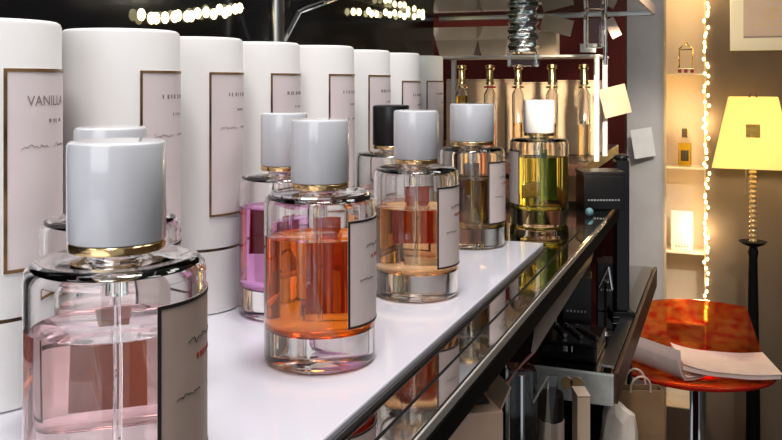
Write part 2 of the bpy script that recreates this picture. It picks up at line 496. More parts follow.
# ------------------------------------------------------------------ perfume bottles
def bottle(x, y, z, label, s=1.0, col=(1, .6, .3), fill=0.0785, cap='cap_white', cap_r=0.0184, lab=True, lab_a=None, lab_mat='label_pale', txt=None, ring=False, back=None, back_mat='back_red', tall=1.0, spin=0.0):
    b = thing('perfume_bottle', label, 'perfume bottle', (x, y, z), 0, 'round glass perfume bottles on the counter')
    r = 0.035
    H = 0.1035
    # outer wall, over the shoulder, down into the cavity
    prof = [(0, 0.0003), (0.0315, 0.0003), (0.0338, 0.0012), (r, 0.0034), (r, H - 0.006), (r - 0.0006, H - 0.0028), (r - 0.0026, H - 0.0006), (r - 0.006, H + 0.0004),
            (0.0135, H + 0.0008), (0.0118, H + 0.0014), (0.0118, H + 0.0034), (0.0085, H + 0.0036), (0.0085, H - 0.0024), (0.0285, H - 0.0026),
            (0.0312, H - 0.0034), (0.0322, H - 0.0062), (0.0322, 0.0262), (0.0312, 0.0228), (0.0285, 0.0212), (0, 0.0206)]
    sc = lambda P: [(a * s, c * s * tall) for a, c in P]
    g = link('glass_body', lathe(sc(prof), 72), M['glass'], b, True, 50)
    lq = [(0, 0.0203), (0.0286, 0.0209), (0.0314, 0.0226), (0.0324, 0.0262), (0.0324, fill), (0.0316, fill - 0.0005), (0, fill - 0.0005)]
    link('perfume', lathe(sc(lq), 72), liquid('perfume_' + '%02x%02x%02x' % tuple(int(255 * c) for c in col), col), b, True, 50)
    link('dip_tube', tube([(0.0, 0, 0.027 * s), (0.0004 * s, 0, 0.06 * s), (0, 0, (H - 0.008) * s)], 0.0013 * s, 8), M['acrylic'], b)
    link('pump', lathe(sc([(0, H - 0.0135), (0.0045, H - 0.0135), (0.0045, H - 0.005), (0.0082, H - 0.0045), (0.0082, H + 0.0038), (0, H + 0.0038)]), 24), M['acrylic'], b)
    zc = H + 0.0037
    link('collar', lathe(sc([(0, zc), (cap_r - 0.0005, zc), (cap_r - 0.0002, zc + 0.0006), (cap_r - 0.0002, zc + 0.003), (cap_r - 0.0007, zc + 0.0036), (0, zc + 0.0036)]), 48), M['gold'], b)
    z0 = zc + 0.0038
    z1 = 0.1505
    link('cap', lathe(sc([(0, z0), (cap_r - 0.0003, z0), (cap_r, z0 + 0.0005), (cap_r, z1 - 0.0022), (cap_r - 0.0004, z1 - 0.0009), (cap_r - 0.0016, z1 - 0.0001), (cap_r - 0.003, z1), (0, z1)]), 56), M[cap], b)
    if ring:
        link('shoulder_ring', lathe(sc([(r - 0.0066, H + 0.0005), (r - 0.0038, H + 0.0003), (r - 0.0040, H + 0.0012), (r - 0.0062, H + 0.0013)]), 64, loop=True), M['chrome'], b)
    if lab:
        a0 = math.atan2(-y, -x) + R(28) if lab_a is None else lab_a
        a1 = a0 + R(88)
        zl0, zl1 = 0.026 * s * tall, 0.0905 * s * tall
        lb = link('label', add_patch(bmesh.new(), (r + 0.0002) * s, a0, a1, zl0, zl1, 0.0003, 28), M[lab_mat], b)
        if back:
            link('back_label', add_patch(bmesh.new(), (r + 0.00015) * s, R(back[0]), R(back[1]), back[2] * s, back[3] * s, 0.0003, 12), M[back_mat], b)
        link('label_border', frame_patch((r + 0.0005) * s, a0, a1, zl0, zl1, 0.0014 * s, 0.0003), M['ink_black'], lb)
        if txt:
            bm = bmesh.new()
            scribble(bm, (r + 0.0006) * s, a0 + R(24), a0 + R(60), zl0 + 0.048, 0.0016, 110, 0.00016, txt)
            scribble(bm, (r + 0.0006) * s, a0 + R(14), a0 + R(38), zl0 + 0.028, 0.001, 110, 0.00014, txt + 1)
            link('label_script', bm, M['ink_black'], lb)
            bm = ticks(bmesh.new(), (r + 0.0005) * s, a0 + R(32), a0 + R(60), zl0 + 0.041, 0.0024, 6, txt)
            link('label_text', bm, M['ink_red'], lb)
    return b


def front(px, d, z, label, **k):
    x, y = place(px, d)
    return bottle(x, y, z, label, **k)


front(117, .341, Z_TOP, 'nearest perfume bottle, pale pink perfume, white cap with gold collar, label coloured brown as if in shade', col=(0.99, 0.80, 0.82), fill=0.079, lab_a=R(-27), cap_r=0.0192, txt=5, lab_mat='label_tan', back=(119, 145, 0.040, 0.074), back_mat='back_amber')
front(320, .536, Z_TOP, 'bright orange perfume bottle with white cap in the middle of the white board', col=(1.0, 0.27, 0.025), fill=0.0785, txt=2, ring=True, back=(92, 124, 0.026, 0.086))
front(416, .70, Z_TOP, 'peach and red perfume bottle with white cap, behind the orange bottle', col=(1.0, 0.60, 0.27), fill=0.073, txt=3, back=(90, 126, 0.040, 0.086))
front(472, .91, Z_TOP, 'brown and green perfume bottle with wide white cap near the board end', col=(0.66, 0.46, 0.12), fill=0.072, cap_r=0.0238, txt=4, back=(92, 122, 0.036, 0.086), back_mat='back_brown')
front(539, 1.072, Z_MIR, 'yellow green perfume bottle standing beyond the white board on the mirrored top', col=(0.95, 0.88, 0.18), fill=0.083, s=1.045, lab_a=R(-206), txt=7, back=(84, 100, 0.03, 0.09), back_mat='back_green')
front(111, .445, Z_TOP, 'perfume bottle hidden behind the nearest pink one, its white cap just showing above', col=(0.96, 0.74, 0.72), fill=0.07, lab_a=R(-30))
front(284, .645, Z_TOP, 'purple perfume bottle with white cap against the gift tubes', col=(0.86, 0.36, 0.76), fill=0.081, s=0.957, tall=1.045, back=(112, 140, 0.045, 0.086))
front(391, .85, Z_TOP, 'perfume bottle with black cap tucked behind the peach bottle', col=(0.95, 0.70, 0.62), fill=0.07, cap='cap_black')

# ------------------------------------------------------------------ upper glass shelf, posts, ornaments
ZG = 1.510
sh = thing('glass_shelf', 'thick greenish glass shelf fixed above the row of tubes', 'shelf', (0, 0, 0))
link('glass_pane', box(((WALLX - 0.107) / 2, 1.185, ZG + 0.006), (-0.107 - WALLX - 0.002, 0.47, 0.012), 0.001), M['green_glass'], sh, False)
link('end_trim', box(((WALLX - 0.107) / 2, 1.4225, ZG + 0.004), (-0.107 - WALLX - 0.004, 0.004, 0.016), 0.001), M['steel'], sh, False)
link('front_trim', box((-0.1055, 1.185, ZG + 0.004), (0.003, 0.47, 0.016), 0.001), M['beige'], sh, False)
x, y = place(277, .9)
t = thing('shelf_post', 'grey metal post rising behind the fourth gift tube', 'post', (x, y, Z_TOP))
h = 1.62 - Z_TOP
link('post_tube', lathe([(0, 0.0006), (0.0075, 0.0006), (0.0075, h), (0, h)], 24), M['steel'], t)
link('post_foot', lathe([(0.0078, 0.0003), (0.013, 0.0003), (0.013, 0.003), (0.0078, 0.004)], 24, loop=True), M['steel'], t)
xa, ya = place(283, .93)
xb, yb = place(299, .93)
xc, yc = place(345, 1.05)
t = link('shelf_bracket', tube([(xa, ya, zat(42, .93)), (xb, yb, zat(12, .93)), (xb + .004, yb + .006, zat(9, .93)), (xc, yc, ZG - 0.0035)], 0.003, 8), M['chrome'])
tag(t, 'bent chrome bracket beside the grey post under the glass shelf', 'bracket')

# twisted chrome pendant
x, y = place(523, 1.22)
t = thing('chrome_pendant', 'twisted chrome column with clear block hanging under the glass shelf', 'ornament', (x, y, 0))
bm = bmesh.new()
zt, zb = ZG - 0.0004, zat(52, 1.22)
rows = 60
ring = []
for i in range(rows + 1):
    z = zt + (zb - zt) * i / rows
    rr = 0.0205 + 0.0014 * math.sin(i / rows * 2 * PI * 6)
    ring.append([bm.verts.new((rr * (1 + 0.04 * math.cos(6 * (2 * PI * k / 48 + i * 0.05))) * math.cos(2 * PI * k / 48), rr * (1 + 0.04 * math.cos(6 * (2 * PI * k / 48 + i * 0.05))) * math.sin(2 * PI * k / 48), z)) for k in range(48)])
for a, b in zip(ring, ring[1:]):
    for k in range(48):
        bm.faces.new((a[k], a[(k + 1) % 48], b[(k + 1) % 48], b[k]))
bm.faces.new(ring[0])
bm.faces.new(ring[-1])
link('twisted_column', bm, M['satin_chrome'], t, True, 60)
link('clear_block', box((0, 0, (zb - 0.0005 + zat(67, 1.22)) / 2), (0.040, 0.040, zb - 0.0005 - zat(67, 1.22)), 0.0015, YAW), M['acrylic'], t, False)
x, y = place(594, 1.3)
z0, z1 = zat(61, 1.3), ZG - 0.0004
t = thing('acrylic_hanger', 'frosted clear block with chrome rod under the far shelf end', 'ornament', (x, y, 0))
link('clear_block', box((0, 0, (z0 + 0.02 + z1) / 2), (0.026, 0.026, z1 - z0 - 0.02), 0.001, YAW), M['acrylic'], t, False)
link('chrome_rod', tube([(0.016, 0.006, z1), (0.016, 0.006, z0 - 0.006)], 0.003, 10), M['chrome'], t)


# fairy lights and stand-in reflections: a wire with bulbs
def light_string(label, pts, n, m, br=0.003, wire=0.0006, hang=0.0, seed=0, stick=0.003, group=None):
    rnd = random.Random(seed)
    t = thing('light_and_reflection_string', label, 'string lights', pts[0], 0, group)
    P = [Vector(p) - Vector(pts[0]) for p in pts]
    L = [0]
    for a, b in zip(P, P[1:]):
        L.append(L[-1] + (b - a).length)

    def at(s):
        for i in range(len(P) - 1):
            if s <= L[i + 1] + 1e-9:
                f = (s - L[i]) / max(1e-9, L[i + 1] - L[i])
                return P[i].lerp(P[i + 1], f)
        return P[-1]
    link('wire', tube([at(L[-1] * k / 60) for k in range(61)], wire, 5), M['wire'], t)
    bmx = ellipsoid((0, 0, 0), (br, br, br * 1.5), 10, 6)
    first = link('bulb', bmx, m, t)
    for k in range(n):
        o = first if k == 0 else first.copy()
        if k:
            C.objects.link(o)
            o.parent = t
        p = at(L[-1] * (k + 0.5) / n)
        o.location = p + Vector((rnd.uniform(-1, 1) * stick, rnd.uniform(-1, 0) * stick, rnd.uniform(-1, 1) * stick))
    return t


def along_panel(pxs, y_of):
    out = []
    for px in pxs:
        t = (px - 391) / F
        d = (WALLX + 0.006) / (t * CA - SA)
        X, Y = place(px, d)
        out.append((X, Y, zat(y_of(px), d)))
    return out


light_string('warm bulbs imitating light reflections along the black panel above the nearest tubes', along_panel(range(140, 250, 8), lambda p: 13 + 5 * math.sin((p - 140) / 24)), 16, M['bulb_soft'], 0.0036, seed=3)  # added bulbs stand in for shop light streaks reflected in the panel
light_string('warm bulbs imitating light reflections on the black panel under the glass shelf', along_panel(range(352, 425, 8), lambda p: 9 + (p - 352) * 0.08 + 2), 14, M['bulb_soft'], 0.0034, seed=4)  # bulbs added in place of lights mirrored in the shelf underside

# ------------------------------------------------------------------ far display behind the counter
FY = 1.42
cab = thing('rear_cabinet', 'dark wooden cabinet at the far end of the counter', 'cabinet', (0, 0, 0))
CX0, CX1 = -0.80, -0.205
link('carcass', box(((CX0 - 0.26) / 2, 1.585, 0.625), (-0.26 - CX0, 0.42, 1.249), 0.003), M['dark_wood'], cab, False)
link('worktop', box(((CX0 + CX1) / 2, 1.58, 1.2595), (CX1 - CX0, 0.46, 0.020), 0.002), M['dark_wood'], cab, False)
ZC = 1.270


def xat(px, Y):
    t = (px - 391) / F
    return Y * (t * CA - SA) / (t * SA + CA)


def dof(X, Y):
    return -X * SA + Y * CA


# glass shelf over the little bottles
rs = thing('riser_shelf', 'small glass riser with white uprights over the slender gold-topped bottles', 'shelf', (0, 0, 0))
X0, X1 = xat(436, FY), xat(601, FY)
ZR = 1.440
link('glass_pane', box(((X0 + X1) / 2, FY + 0.04, ZR + 0.002), (X1 - X0, 0.12, 0.004), 0.0006), M['paper'], rs, False)
for xx in (X0 + 0.005, X1 - 0.005):
    for yy in (FY - 0.014, FY + 0.09):
        link('upright', box((xx, yy, (ZC + ZR) / 2), (0.008, 0.008, ZR - ZC - 0.0006), 0.0008), M['paper'], rs, False)

for i, (px, m, lab, lc) in enumerate([(462, 'gold', 'slender gold-topped bottle of yellow perfume, leftmost of the five under the riser', (1, .68, .08)),
                                      (490, 'gold', 'slender bottle with red ring, second from left of the five under the riser', (.9, .45, .3)),
                                      (518, 'gold', 'slender gold-topped bottle in the middle of the five under the riser', (.95, .75, .5)),
                                      (552, 'gold', 'slender gold-topped bottle, fourth from left of the five under the riser', (.95, .75, .5)),
                                      (584, 'gold', 'slender gold-topped bottle, rightmost of the five beside the white upright', (.95, .80, .55))]):
    X = xat(px, FY)
    t = thing('slender_bottle', lab, 'perfume bottle', (X, FY, ZC), 0, 'slender gold-topped bottles under the riser')
    r = 0.0105
    link('glass_body', lathe([(0, 0.0004), (r, 0.0004), (r, 0.108), (0.005, 0.118), (0.005, 0.124), (0.0038, 0.124), (0.0038, 0.117), (r - 0.0016, 0.107), (r - 0.0016, 0.004), (0, 0.004)], 28), M['glass'], t)
    f = 0.105 if i == 0 else 0.06
    link('perfume', lathe([(0, 0.0038), (r - 0.0015, 0.0038), (r - 0.0015, f), (0, f)], 24), liquid('slender_%d' % i, lc), t)
    link('cap', lathe([(0, 0.1245), (0.0072, 0.1245), (0.0076, 0.126), (0.0062, 0.130), (0.0062, 0.150), (0.0085, 0.153), (0.0085, 0.158), (0, 0.159)], 24), M[m], t)
    link('neck_ring', lathe([(0.0054, 0.119), (0.0105, 0.119), (0.0105, 0.122), (0.0054, 0.122)], 24, loop=True), M['red_rim'] if i == 1 else M['gold'], t)

# kraft boxes behind the slender bottles
for a, b, top, lab in [(446, 505, 79, 'plain kraft box behind the slender bottles, left of three'), (506, 556, 82, 'plain kraft box behind the slender bottles, middle of three'),
                       (557, 596, 80, 'plain kraft box behind the slender bottles, right of three')]:
    Y = 1.56
    xa, xb = xat(a, Y - 0.04), xat(b, Y - 0.04)
    d = dof((xa + xb) / 2, Y - 0.04)
    h = zat(top, d) - ZC
    t = thing('kraft_box', lab, 'box', ((xa + xb) / 2, Y, ZC), 0, 'kraft boxes on the rear cabinet')
    link('carton', box((0, 0, 0.0003 + (h - 0.004) / 2), (xb - xa - 0.001, 0.08, h - 0.004), 0.001), M['kraft'], t, False)
    link('lid_flap', box((0, 0, h - 0.0018), (xb - xa - 0.0016, 0.0805, 0.003), 0.0008), M['kraft'], t, False)
    bm = bmesh.new()
    for q in (-0.006, 0.006):
        bmesh.ops.create_cone(bm, cap_ends=True, segments=14, radius1=0.0035, radius2=0.0035, depth=0.001, matrix=Matrix.Translation((q + 0.012, -0.0405, h * 0.42)) @ Matrix.Rotation(PI / 2, 4, 'X'))
    link('air_hole', bm, M['ink_black'], t)


def paper_bag(X, Y, z, w, dpt, h, label, m='kraft', rz=0.0, taper=1.0, handle=True, grp=None):
    t = thing('paper_bag', label, 'paper bag', (X, Y, z), rz, grp)
    bm = bmesh.new()
    lo = [(-w / 2, -dpt / 2, 0.0004), (w / 2, -dpt / 2, 0.0004), (w / 2, dpt / 2, 0.0004), (-w / 2, dpt / 2, 0.0004)]
    mid = [(x * (1 + taper) / 2, y * 1.0, h * 0.55) for x, y, _ in lo]
    hi = [(x * taper, y * 0.7, h) for x, y, _ in lo]
    hin = [(x * taper * .97, y * 0.6, h) for x, y, _ in lo]
    bot = [(x * .96, y * 0.9, 0.003) for x, y, _ in lo]
    vs = [[bm.verts.new(p) for p in ring] for ring in (lo, mid, hi, hin, bot)]
    for a, b in zip(vs, vs[1:]):
        for k in range(4):
            bm.faces.new((a[k], a[(k + 1) % 4], b[(k + 1) % 4], b[k]))
    bm.faces.new(vs[0])
    bm.faces.new(vs[-1])
    link('bag_body', bm, M[m], t, False)
    if handle:
        for s in (-1, 1):
            y = s * dpt * 0.35
            pts = [(w * 0.22 * math.cos(a) , y * (1 + .3 * math.sin(a)), h * 0.98 + 0.18 * h * max(0, math.sin(a)) ** .7) for a in [PI * k / 14 for k in range(15)]]
            link('handle', tube(pts, 0.0016, 8), M['kraft_pale'], t)
    return t


d = 1.47
Yb = FY + 0.03
xa, xb = xat(443, Yb), xat(476, Yb)
paper_bag((xa + xb) / 2, Yb, ZR + 0.004, xb - xa, 0.035, 0.052, 'pale kraft paper bag on the riser, left of the dark gap', 'kraft_pale', 0, 1.55, False, 'paper bags on the riser')
xa, xb = xat(484, Yb), xat(507, Yb)
paper_bag((xa + xb) / 2, Yb, ZR + 0.004, xb - xa, 0.035, 0.052, 'pale kraft paper bag on the riser, beside the chrome pendant', 'kraft_pale', 0, 1.6, False, 'paper bags on the riser')
xa, xb = xat(538, Yb), xat(558, Yb)
t = thing('small_carton', 'small kraft carton on the riser, right of the chrome pendant', 'box', ((xa + xb) / 2, Yb, ZR + 0.004))
link('carton', box((0, 0, 0.020), (xb - xa, 0.03, 0.039), 0.001), M['kraft'], t, False)
link('lid_flap', box((0, 0, 0.0412), (xb - xa + 0.001, 0.031, 0.003), 0.0006), M['kraft_pale'], t, False)


# paper tags and cards
def card(px, py, d, w, h, tilt, label, m='paper', face=0.0, name='paper_card', group=None, cat='card', mark=True):
    X, Y = place(px, d)
    rz = YAW + face
    t = thing(name, label, cat, (X, Y, zat(py, d)), rz, group)
    rot = Matrix.Rotation(tilt, 4, 'Y')
    link('card_sheet', add_box(bmesh.new(), (0, 0, 0), (w, 0.0012, h), 0.0003, mtx=rot), M[m], t, False)
    return t


card(557, 25, 1.36, .050, .026, R(14), 'pale card hanging tilted under the glass shelf, left of the frosted block', 'kraft_pale', name='hanging_card', group='paper cards hanging around the far display')
card(613, 28, 1.36, .017, .032, R(-26), 'small pale price tag hanging slanted at the shelf end', 'paper_pink', name='hanging_tag', group='paper cards hanging around the far display')
card(588, 48, 1.40, .026, .014, 0, 'small white tag above the right end of the riser', 'paper', name='hanging_tag', group='paper cards hanging around the far display')
card(615, 101, 1.44, .046, .050, R(-14), 'square kraft card tilted beside the kraft boxes', 'kraft', name='hanging_card', group='paper cards hanging around the far display')
card(643, 143, 2.78, .070, .095, R(-9), 'bright white card fixed askew on the pale pillar', 'paper', name='hanging_card', group='paper cards hanging around the far display')

# black boxes and post at the counter's far end
X, Y = place(600, 1.215)
t = thing('black_box', 'black product box standing on the far end of the counter', 'box', (X, Y, Z_MIR))
link('carton', box((0, 0, 0.0245), (0.058, 0.05, 0.048), 0.001, YAW), M['black_card'], t, False)
link('lid', box((0, 0, 0.0512), (0.060, 0.052, 0.005), 0.001, YAW), M['black_card'], t, False)
bm = bmesh.new()
for k in range(11):
    add_box(bm, (-0.022 + k * 0.0042, -0.0254, 0.014), (0.0026 if k % 3 else 0.0018, 0.0006, 0.0022))
bmesh.ops.rotate(bm, cent=(0, 0, 0), matrix=Matrix.Rotation(YAW, 3, 'Z'), verts=bm.verts)
link('print_line', bm, M['paper'], t, False)
X, Y = place(590, 1.135)
t = link('round_stopper', ellipsoid((X, Y - .006, Z_MIR + 0.0068), (0.0055, 0.0055, 0.0055)), M['blue'])
tag(t, 'tiny pale blue round stopper on the counter corner', 'stopper')
X, Y = place(621, 1.31)
t = thing('display_post', 'slim black post rising from the lower shelf past the counter end', 'post', (X, Y, Z_LOW))
link('post_shaft', box((0, 0, 0.1245), (0.021, 0.021, 0.23), 0.002, YAW), M['black_gloss'], t, False)
link('post_foot', box((0, 0, 0.0046), (0.034, 0.034, 0.008), 0.001, YAW), M['black_gloss'], t, False)
link('post_cap', ellipsoid((0, 0, 0.243), (0.012, 0.012, 0.006)), M['black_gloss'], t)

# ------------------------------------------------------------------ lower shelf
LX1 = -0.126
LY0, LY1 = 1.075, 1.72
lt = thing('lower_shelf', 'lower display shelf with brown edge and mirrored end under the counter', 'shelf', (0, 0, 0))
link('shelf_top', box((-0.186, (LY0 + LY1) / 2, Z_LOW - 0.003), (0.112, LY1 - LY0, 0.006), 0.0006), M['mirror'], lt, False)
EW = 0.012
link('brown_edge', box((LX1 + 0.0005, (LY0 + LY1) / 2, Z_LOW - 0.018), (0.006, LY1 - LY0, 0.038), 0.001), M['dark_wood'], lt, False)
link('pale_edge_top', box((LX1 - 0.013, (LY0 + LY1) / 2 + .01, Z_LOW + 0.0008), (0.019, LY1 - LY0 - .03, 0.0014), 0.0003), M['steel'], lt, False)
link('core', box((-0.186, (LY0 + LY1) / 2 + 0.006, Z_LOW - 0.0225), (0.110, LY1 - LY0 - 0.012, 0.032), 0.0006), M['black'], lt, False)
link('end_panel', box((-0.180, LY0 - 0.001, Z_LOW - 0.020), (0.106, 0.010, 0.038), 0.001), M['end_panel'], lt, False)
# emblem on the mirrored end
bm = bmesh.new()
for k, (ox, rr) in enumerate(((-0.006, 0.0075), (0.007, 0.0085))):
    bmesh.ops.create_cone(bm, cap_ends=True, segments=24, radius1=rr, radius2=rr, depth=0.001, matrix=Matrix.Translation((-0.178 + ox, LY0 - 0.0066, Z_LOW - 0.016)) @ Matrix.Rotation(PI / 2, 4, 'X'))
link('emblem', bm, M['bead'], lt)
# shelf leg underneath
link('leg', box((-0.195, 1.30, (Z_LOW - 0.039) / 2), (0.06, 0.04, Z_LOW - 0.039), 0.002), M['black'], lt, False)
link('leg', box((-0.195, 1.66, (Z_LOW - 0.039) / 2), (0.06, 0.04, Z_LOW - 0.039), 0.002), M['black'], lt, False)

X, Y = -0.188, 1.145
t = thing('black_case', 'flat glossy black case on the near end of the lower shelf', 'case', (X, Y, Z_LOW))
link('tray', box((0, 0, 0.0105), (0.072, 0.088, 0.019), 0.002), M['black_gloss'], t, False)
link('lid', box((0, 0, 0.0225), (0.074, 0.090, 0.004), 0.001), M['black_gloss'], t, False)
link('clasp', box((0.0, -0.0462, 0.017), (0.012, 0.0024, 0.008), 0.0005), M['chrome'], t, False)
k = 0
for X, Y, w, h, lab in [(-0.196, 1.225, .040, .085, 'short black carton behind the flat black case'),
                        (-0.212, 1.285, .036, .130, 'tall black carton in the dark gap below the counter'),
                        (-0.172, 1.385, .036, .075, 'black carton on the lower shelf just behind the slim post'),
                        (-0.178, 1.47, .040, .060, 'low black carton furthest along the lower shelf')]:
    t = thing('black_carton', lab, 'box', (X, Y, Z_LOW), R(8 * (-1) ** k), 'black cartons on the lower shelf')
    link('carton', box((0, 0, h / 2 + 0.0003), (w, 0.045, h), 0.001), M['black_card'], t, False)
    bm = bmesh.new()
    for q in range(6):
        add_box(bm, (-w * .32 + q * w * .12, -0.0229, h * .45), (w * .06, 0.0006, 0.003))
    link('print_line', bm, M['steel'], t, False)
    k += 1
# chrome figurine with crossed arms
X, Y = -0.165, 1.245 + .085
X, Y = place(604, 1.235)
t = thing('chrome_figure', 'small chrome letter-shaped ornament against the black cartons', 'ornament', (-0.160, 1.25, Z_LOW))
link('stem', tube([(0, 0, 0.001), (0, 0, 0.070)], 0.002, 10), M['black'], t)
link('foot', lathe([(0, 0.0003), (0.010, 0.0003), (0.010, 0.003), (0.004, 0.005), (0, 0.005)], 20), M['chrome'], t)
link('letter_stroke', tube([(-0.009, 0, 0.064), (0.004, 0, 0.094)], 0.0026, 10), M['chrome'], t)
link('letter_stroke', tube([(0.004, 0, 0.094), (0.009, 0, 0.062)], 0.0026, 10), M['chrome'], t)
link('letter_bar', tube([(-0.006, 0, 0.073), (0.008, 0, 0.074)], 0.002, 10), M['chrome'], t)
# three chrome lipstick-like testers lying on the case
for i, (q, lab) in enumerate([(-0.018, 'thin chrome pen lying on the black case, left of three'), (0.0, 'thin chrome pen lying on the black case, middle of three'), (0.018, 'thin chrome pen lying on the black case, right of three')]):
    t = thing('chrome_pen', lab, 'pen', (-0.188 + q, 1.145, Z_LOW + 0.0246), R(24 + 6 * i), 'chrome pens lying on the black case')
    link('barrel', tube([(0, -0.028, 0.003), (0, 0.016, 0.003)], 0.0026, 10), M['steel'], t)
    link('pen_cap', tube([(0, 0.0165, 0.003), (0, 0.030, 0.003)], 0.0029, 10), M['chrome'], t)

# ------------------------------------------------------------------ low plinth and the clutter in front
ZP = 0.82
pl = thing('low_plinth', 'black plinth below the counter front holding boxes and bags', 'plinth', (0, 0, 0))
link('plinth_top', box(((-0.30 - 0.06) / 2, 0.82, ZP - 0.010), (0.236, 0.48, 0.019), 0.002), M['black'], pl, False)
link('plinth_body', box(((-0.30 - 0.06) / 2, 0.82, (ZP - 0.02) / 2), (0.220, 0.46, ZP - 0.021), 0.002), M['black'], pl, False)
pl2 = thing('bag_stand', 'black stand carrying the kraft bag and crumpled parcel beside the lower shelf', 'stand', (0, 0, 0))
link('stand_top', box((-0.018, 1.17, ZP - 0.010), (0.19, 0.20, 0.019), 0.002), M['black'], pl2, False)
link('stand_body', box((-0.018, 1.17, (ZP - 0.02) / 2), (0.17, 0.18, ZP - 0.021), 0.002), M['black'], pl2, False)

# grey sheet leaning from under the counter edge
q = []
for px, py, off in ((541, 312, 0), (594, 252, 0), (588, 262, .004), (531, 352, .004)):
    tt = (px - 391) / F
    dd = -0.168 / (tt * CA - SA)
    xx, yy = place(px, dd)
    q.append(Vector((xx + off, yy, zat(py, dd))))
bm = bmesh.new()
f1 = [bm.verts.new(p) for p in q]
f2 = [bm.verts.new(p - Vector((0.004, 0, 0))) for p in q]
bm.faces.new(f1)
bm.faces.new(f2)
for k in range(4):
    bm.faces.new((f1[k], f1[(k + 1) % 4], f2[(k + 1) % 4], f2[k]))
tag(link('acrylic_wedge', bm, M['grey_sheet'], None, False), 'grey acrylic wedge fixed under the counter edge above the lower shelf', 'wedge')

# clear acrylic block
X, Y = place(521, 0.985)
t = thing('acrylic_block', 'tall clear acrylic block standing left of the mirrored shelf end', 'block', (X, Y, ZP))
link('clear_block', box((0, 0, (zat(366, .985) - ZP) / 2), (0.032, 0.032, zat(366, .985) - ZP - 0.001), 0.0015, YAW), M['acrylic'], t, False)
link('inner_rod', tube([(0, 0, 0.004), (0, 0, zat(372, .985) - ZP - 0.002)], 0.004, 10), M['chrome'], t)
# pink blotter strip
xa, ya = place(494, 0.94)
xb, yb = place(530, 1.005)
za, zb = zat(402, .94), zat(355, 1.005)
bm = bmesh.new()
A, B = Vector((xa, ya, za)), Vector((xb, yb, zb))
n = 10
side = Vector((CA, SA, 0)) * 0.0035 + Vector((0, 0, 0.0025))
nrm = (B - A).normalized().cross(side).normalized() * 0.0012
pv = []
for i in range(n + 1):
    p = A.lerp(B, i / n) + Vector((0, 0, 0.004 * math.sin(PI * i / n)))
    w = side * (1.5 if i > 7 else 1.0)
    pv.append([bm.verts.new(p + s1 * w + s2 * nrm) for s1, s2 in ((-1, -1), (1, -1), (1, 1), (-1, 1))])
for a, b in zip(pv, pv[1:]):
    for k in range(4):
        bm.faces.new((a[k], a[(k + 1) % 4], b[(k + 1) % 4], b[k]))
bm.faces.new(pv[0])
bm.faces.new(pv[-1])
tag(link('blotter_strip', bm, M['pink_strip'], None, False), 'pink paper scent strip leaning up to the acrylic block', 'scent strip')
# kraft carton whose top shows at the lower edge
X, Y = place(460, 0.72)
h = zat(412, .70) - ZP
t = thing('open_carton', 'pale kraft carton with dark opening below the counter edge', 'box', (X, Y, ZP), YAW + R(10))
link('carton', box((0, 0, h / 2), (0.062, 0.045, h - 0.001), 0.001), M['kraft_warm'], t, False)
link('inner_tray', box((0.004, 0.004, h + 0.0012), (0.040, 0.022, 0.002), 0.0005), M['black_card'], t, False)
link('lid_flap', add_box(bmesh.new(), (0.0, 0.0235, h + 0.012), (0.058, 0.0015, 0.026), 0.0004, mtx=Matrix.Rotation(R(-20), 4, 'X')), M['kraft'], t, False)
link('lid_flap', add_box(bmesh.new(), (0.034, 0.0, h + 0.0085), (0.0015, 0.040, 0.020), 0.0004, mtx=Matrix.Rotation(R(25), 4, 'Y')), M['kraft'], t, False)
# beige jar
X, Y = place(551, 1.0)
h = zat(419, 1.0) - ZP
t = thing('beige_tube', 'beige cosmetic tube with black cap under the mirrored shelf end', 'cosmetic tube', (X, Y, ZP))
link('tube_body', lathe([(0, 0.0005), (0.015, 0.0005), (0.0155, 0.002), (0.0155, h), (0, h)], 32), M['beige'], t)
link('cap', lathe([(0, h + 0.0004), (0.0145, h + 0.0004), (0.0145, h + 0.030), (0.013, h + 0.032), (0, h + 0.032)], 32), M['cap_black'], t)
X, Y = place(581, 1.0)
h = zat(392, 1.0) - ZP
t = thing('brown_carton', 'narrow brown carton upright beside the beige tube', 'box', (X, Y, ZP), YAW)
link('carton', box((0, 0, h / 2), (0.015, 0.03, h - 0.002), 0.001), M['kraft'], t, False)
link('lid_flap', box((0, 0, h + 0.0005), (0.0155, 0.0305, 0.002), 0.0004), M['kraft_pale'], t, False)
# leaning white-edged glass plate
xa, ya = place(533, .955)
xb, yb = place(548, .975)
t = thing('glass_plate', 'thin glass plate with bright edge leaning beneath the mirrored shelf end', 'plate', (0, 0, 0))
A, B = Vector((xa, ya, zat(403, .955))), Vector((xb, yb, zat(376, .975)))
link('bright_edge', tube([A, B], 0.0013, 8), M['bright'], t)
bm = bmesh.new()
dn = Vector((0.012, 0.004, 0))
q = [A, B, B + Vector((0.010, .003, 0)), Vector((B.x + .010, B.y + .003, ZP + 0.001)), Vector((A.x, A.y, ZP + 0.001))]
th = Vector((-SA, CA, 0)) * 0.002
f1 = [bm.verts.new(p + Vector((0, .002, 0))) for p in q]
f2 = [bm.verts.new(p + th + Vector((0, .002, 0))) for p in q]
bm.faces.new(f1)
bm.faces.new(f2)
for k in range(5):
    bm.faces.new((f1[k], f1[(k + 1) % 5], f2[(k + 1) % 5], f2[k]))
link('glass_sheet', bm, M['acrylic'], t, False)

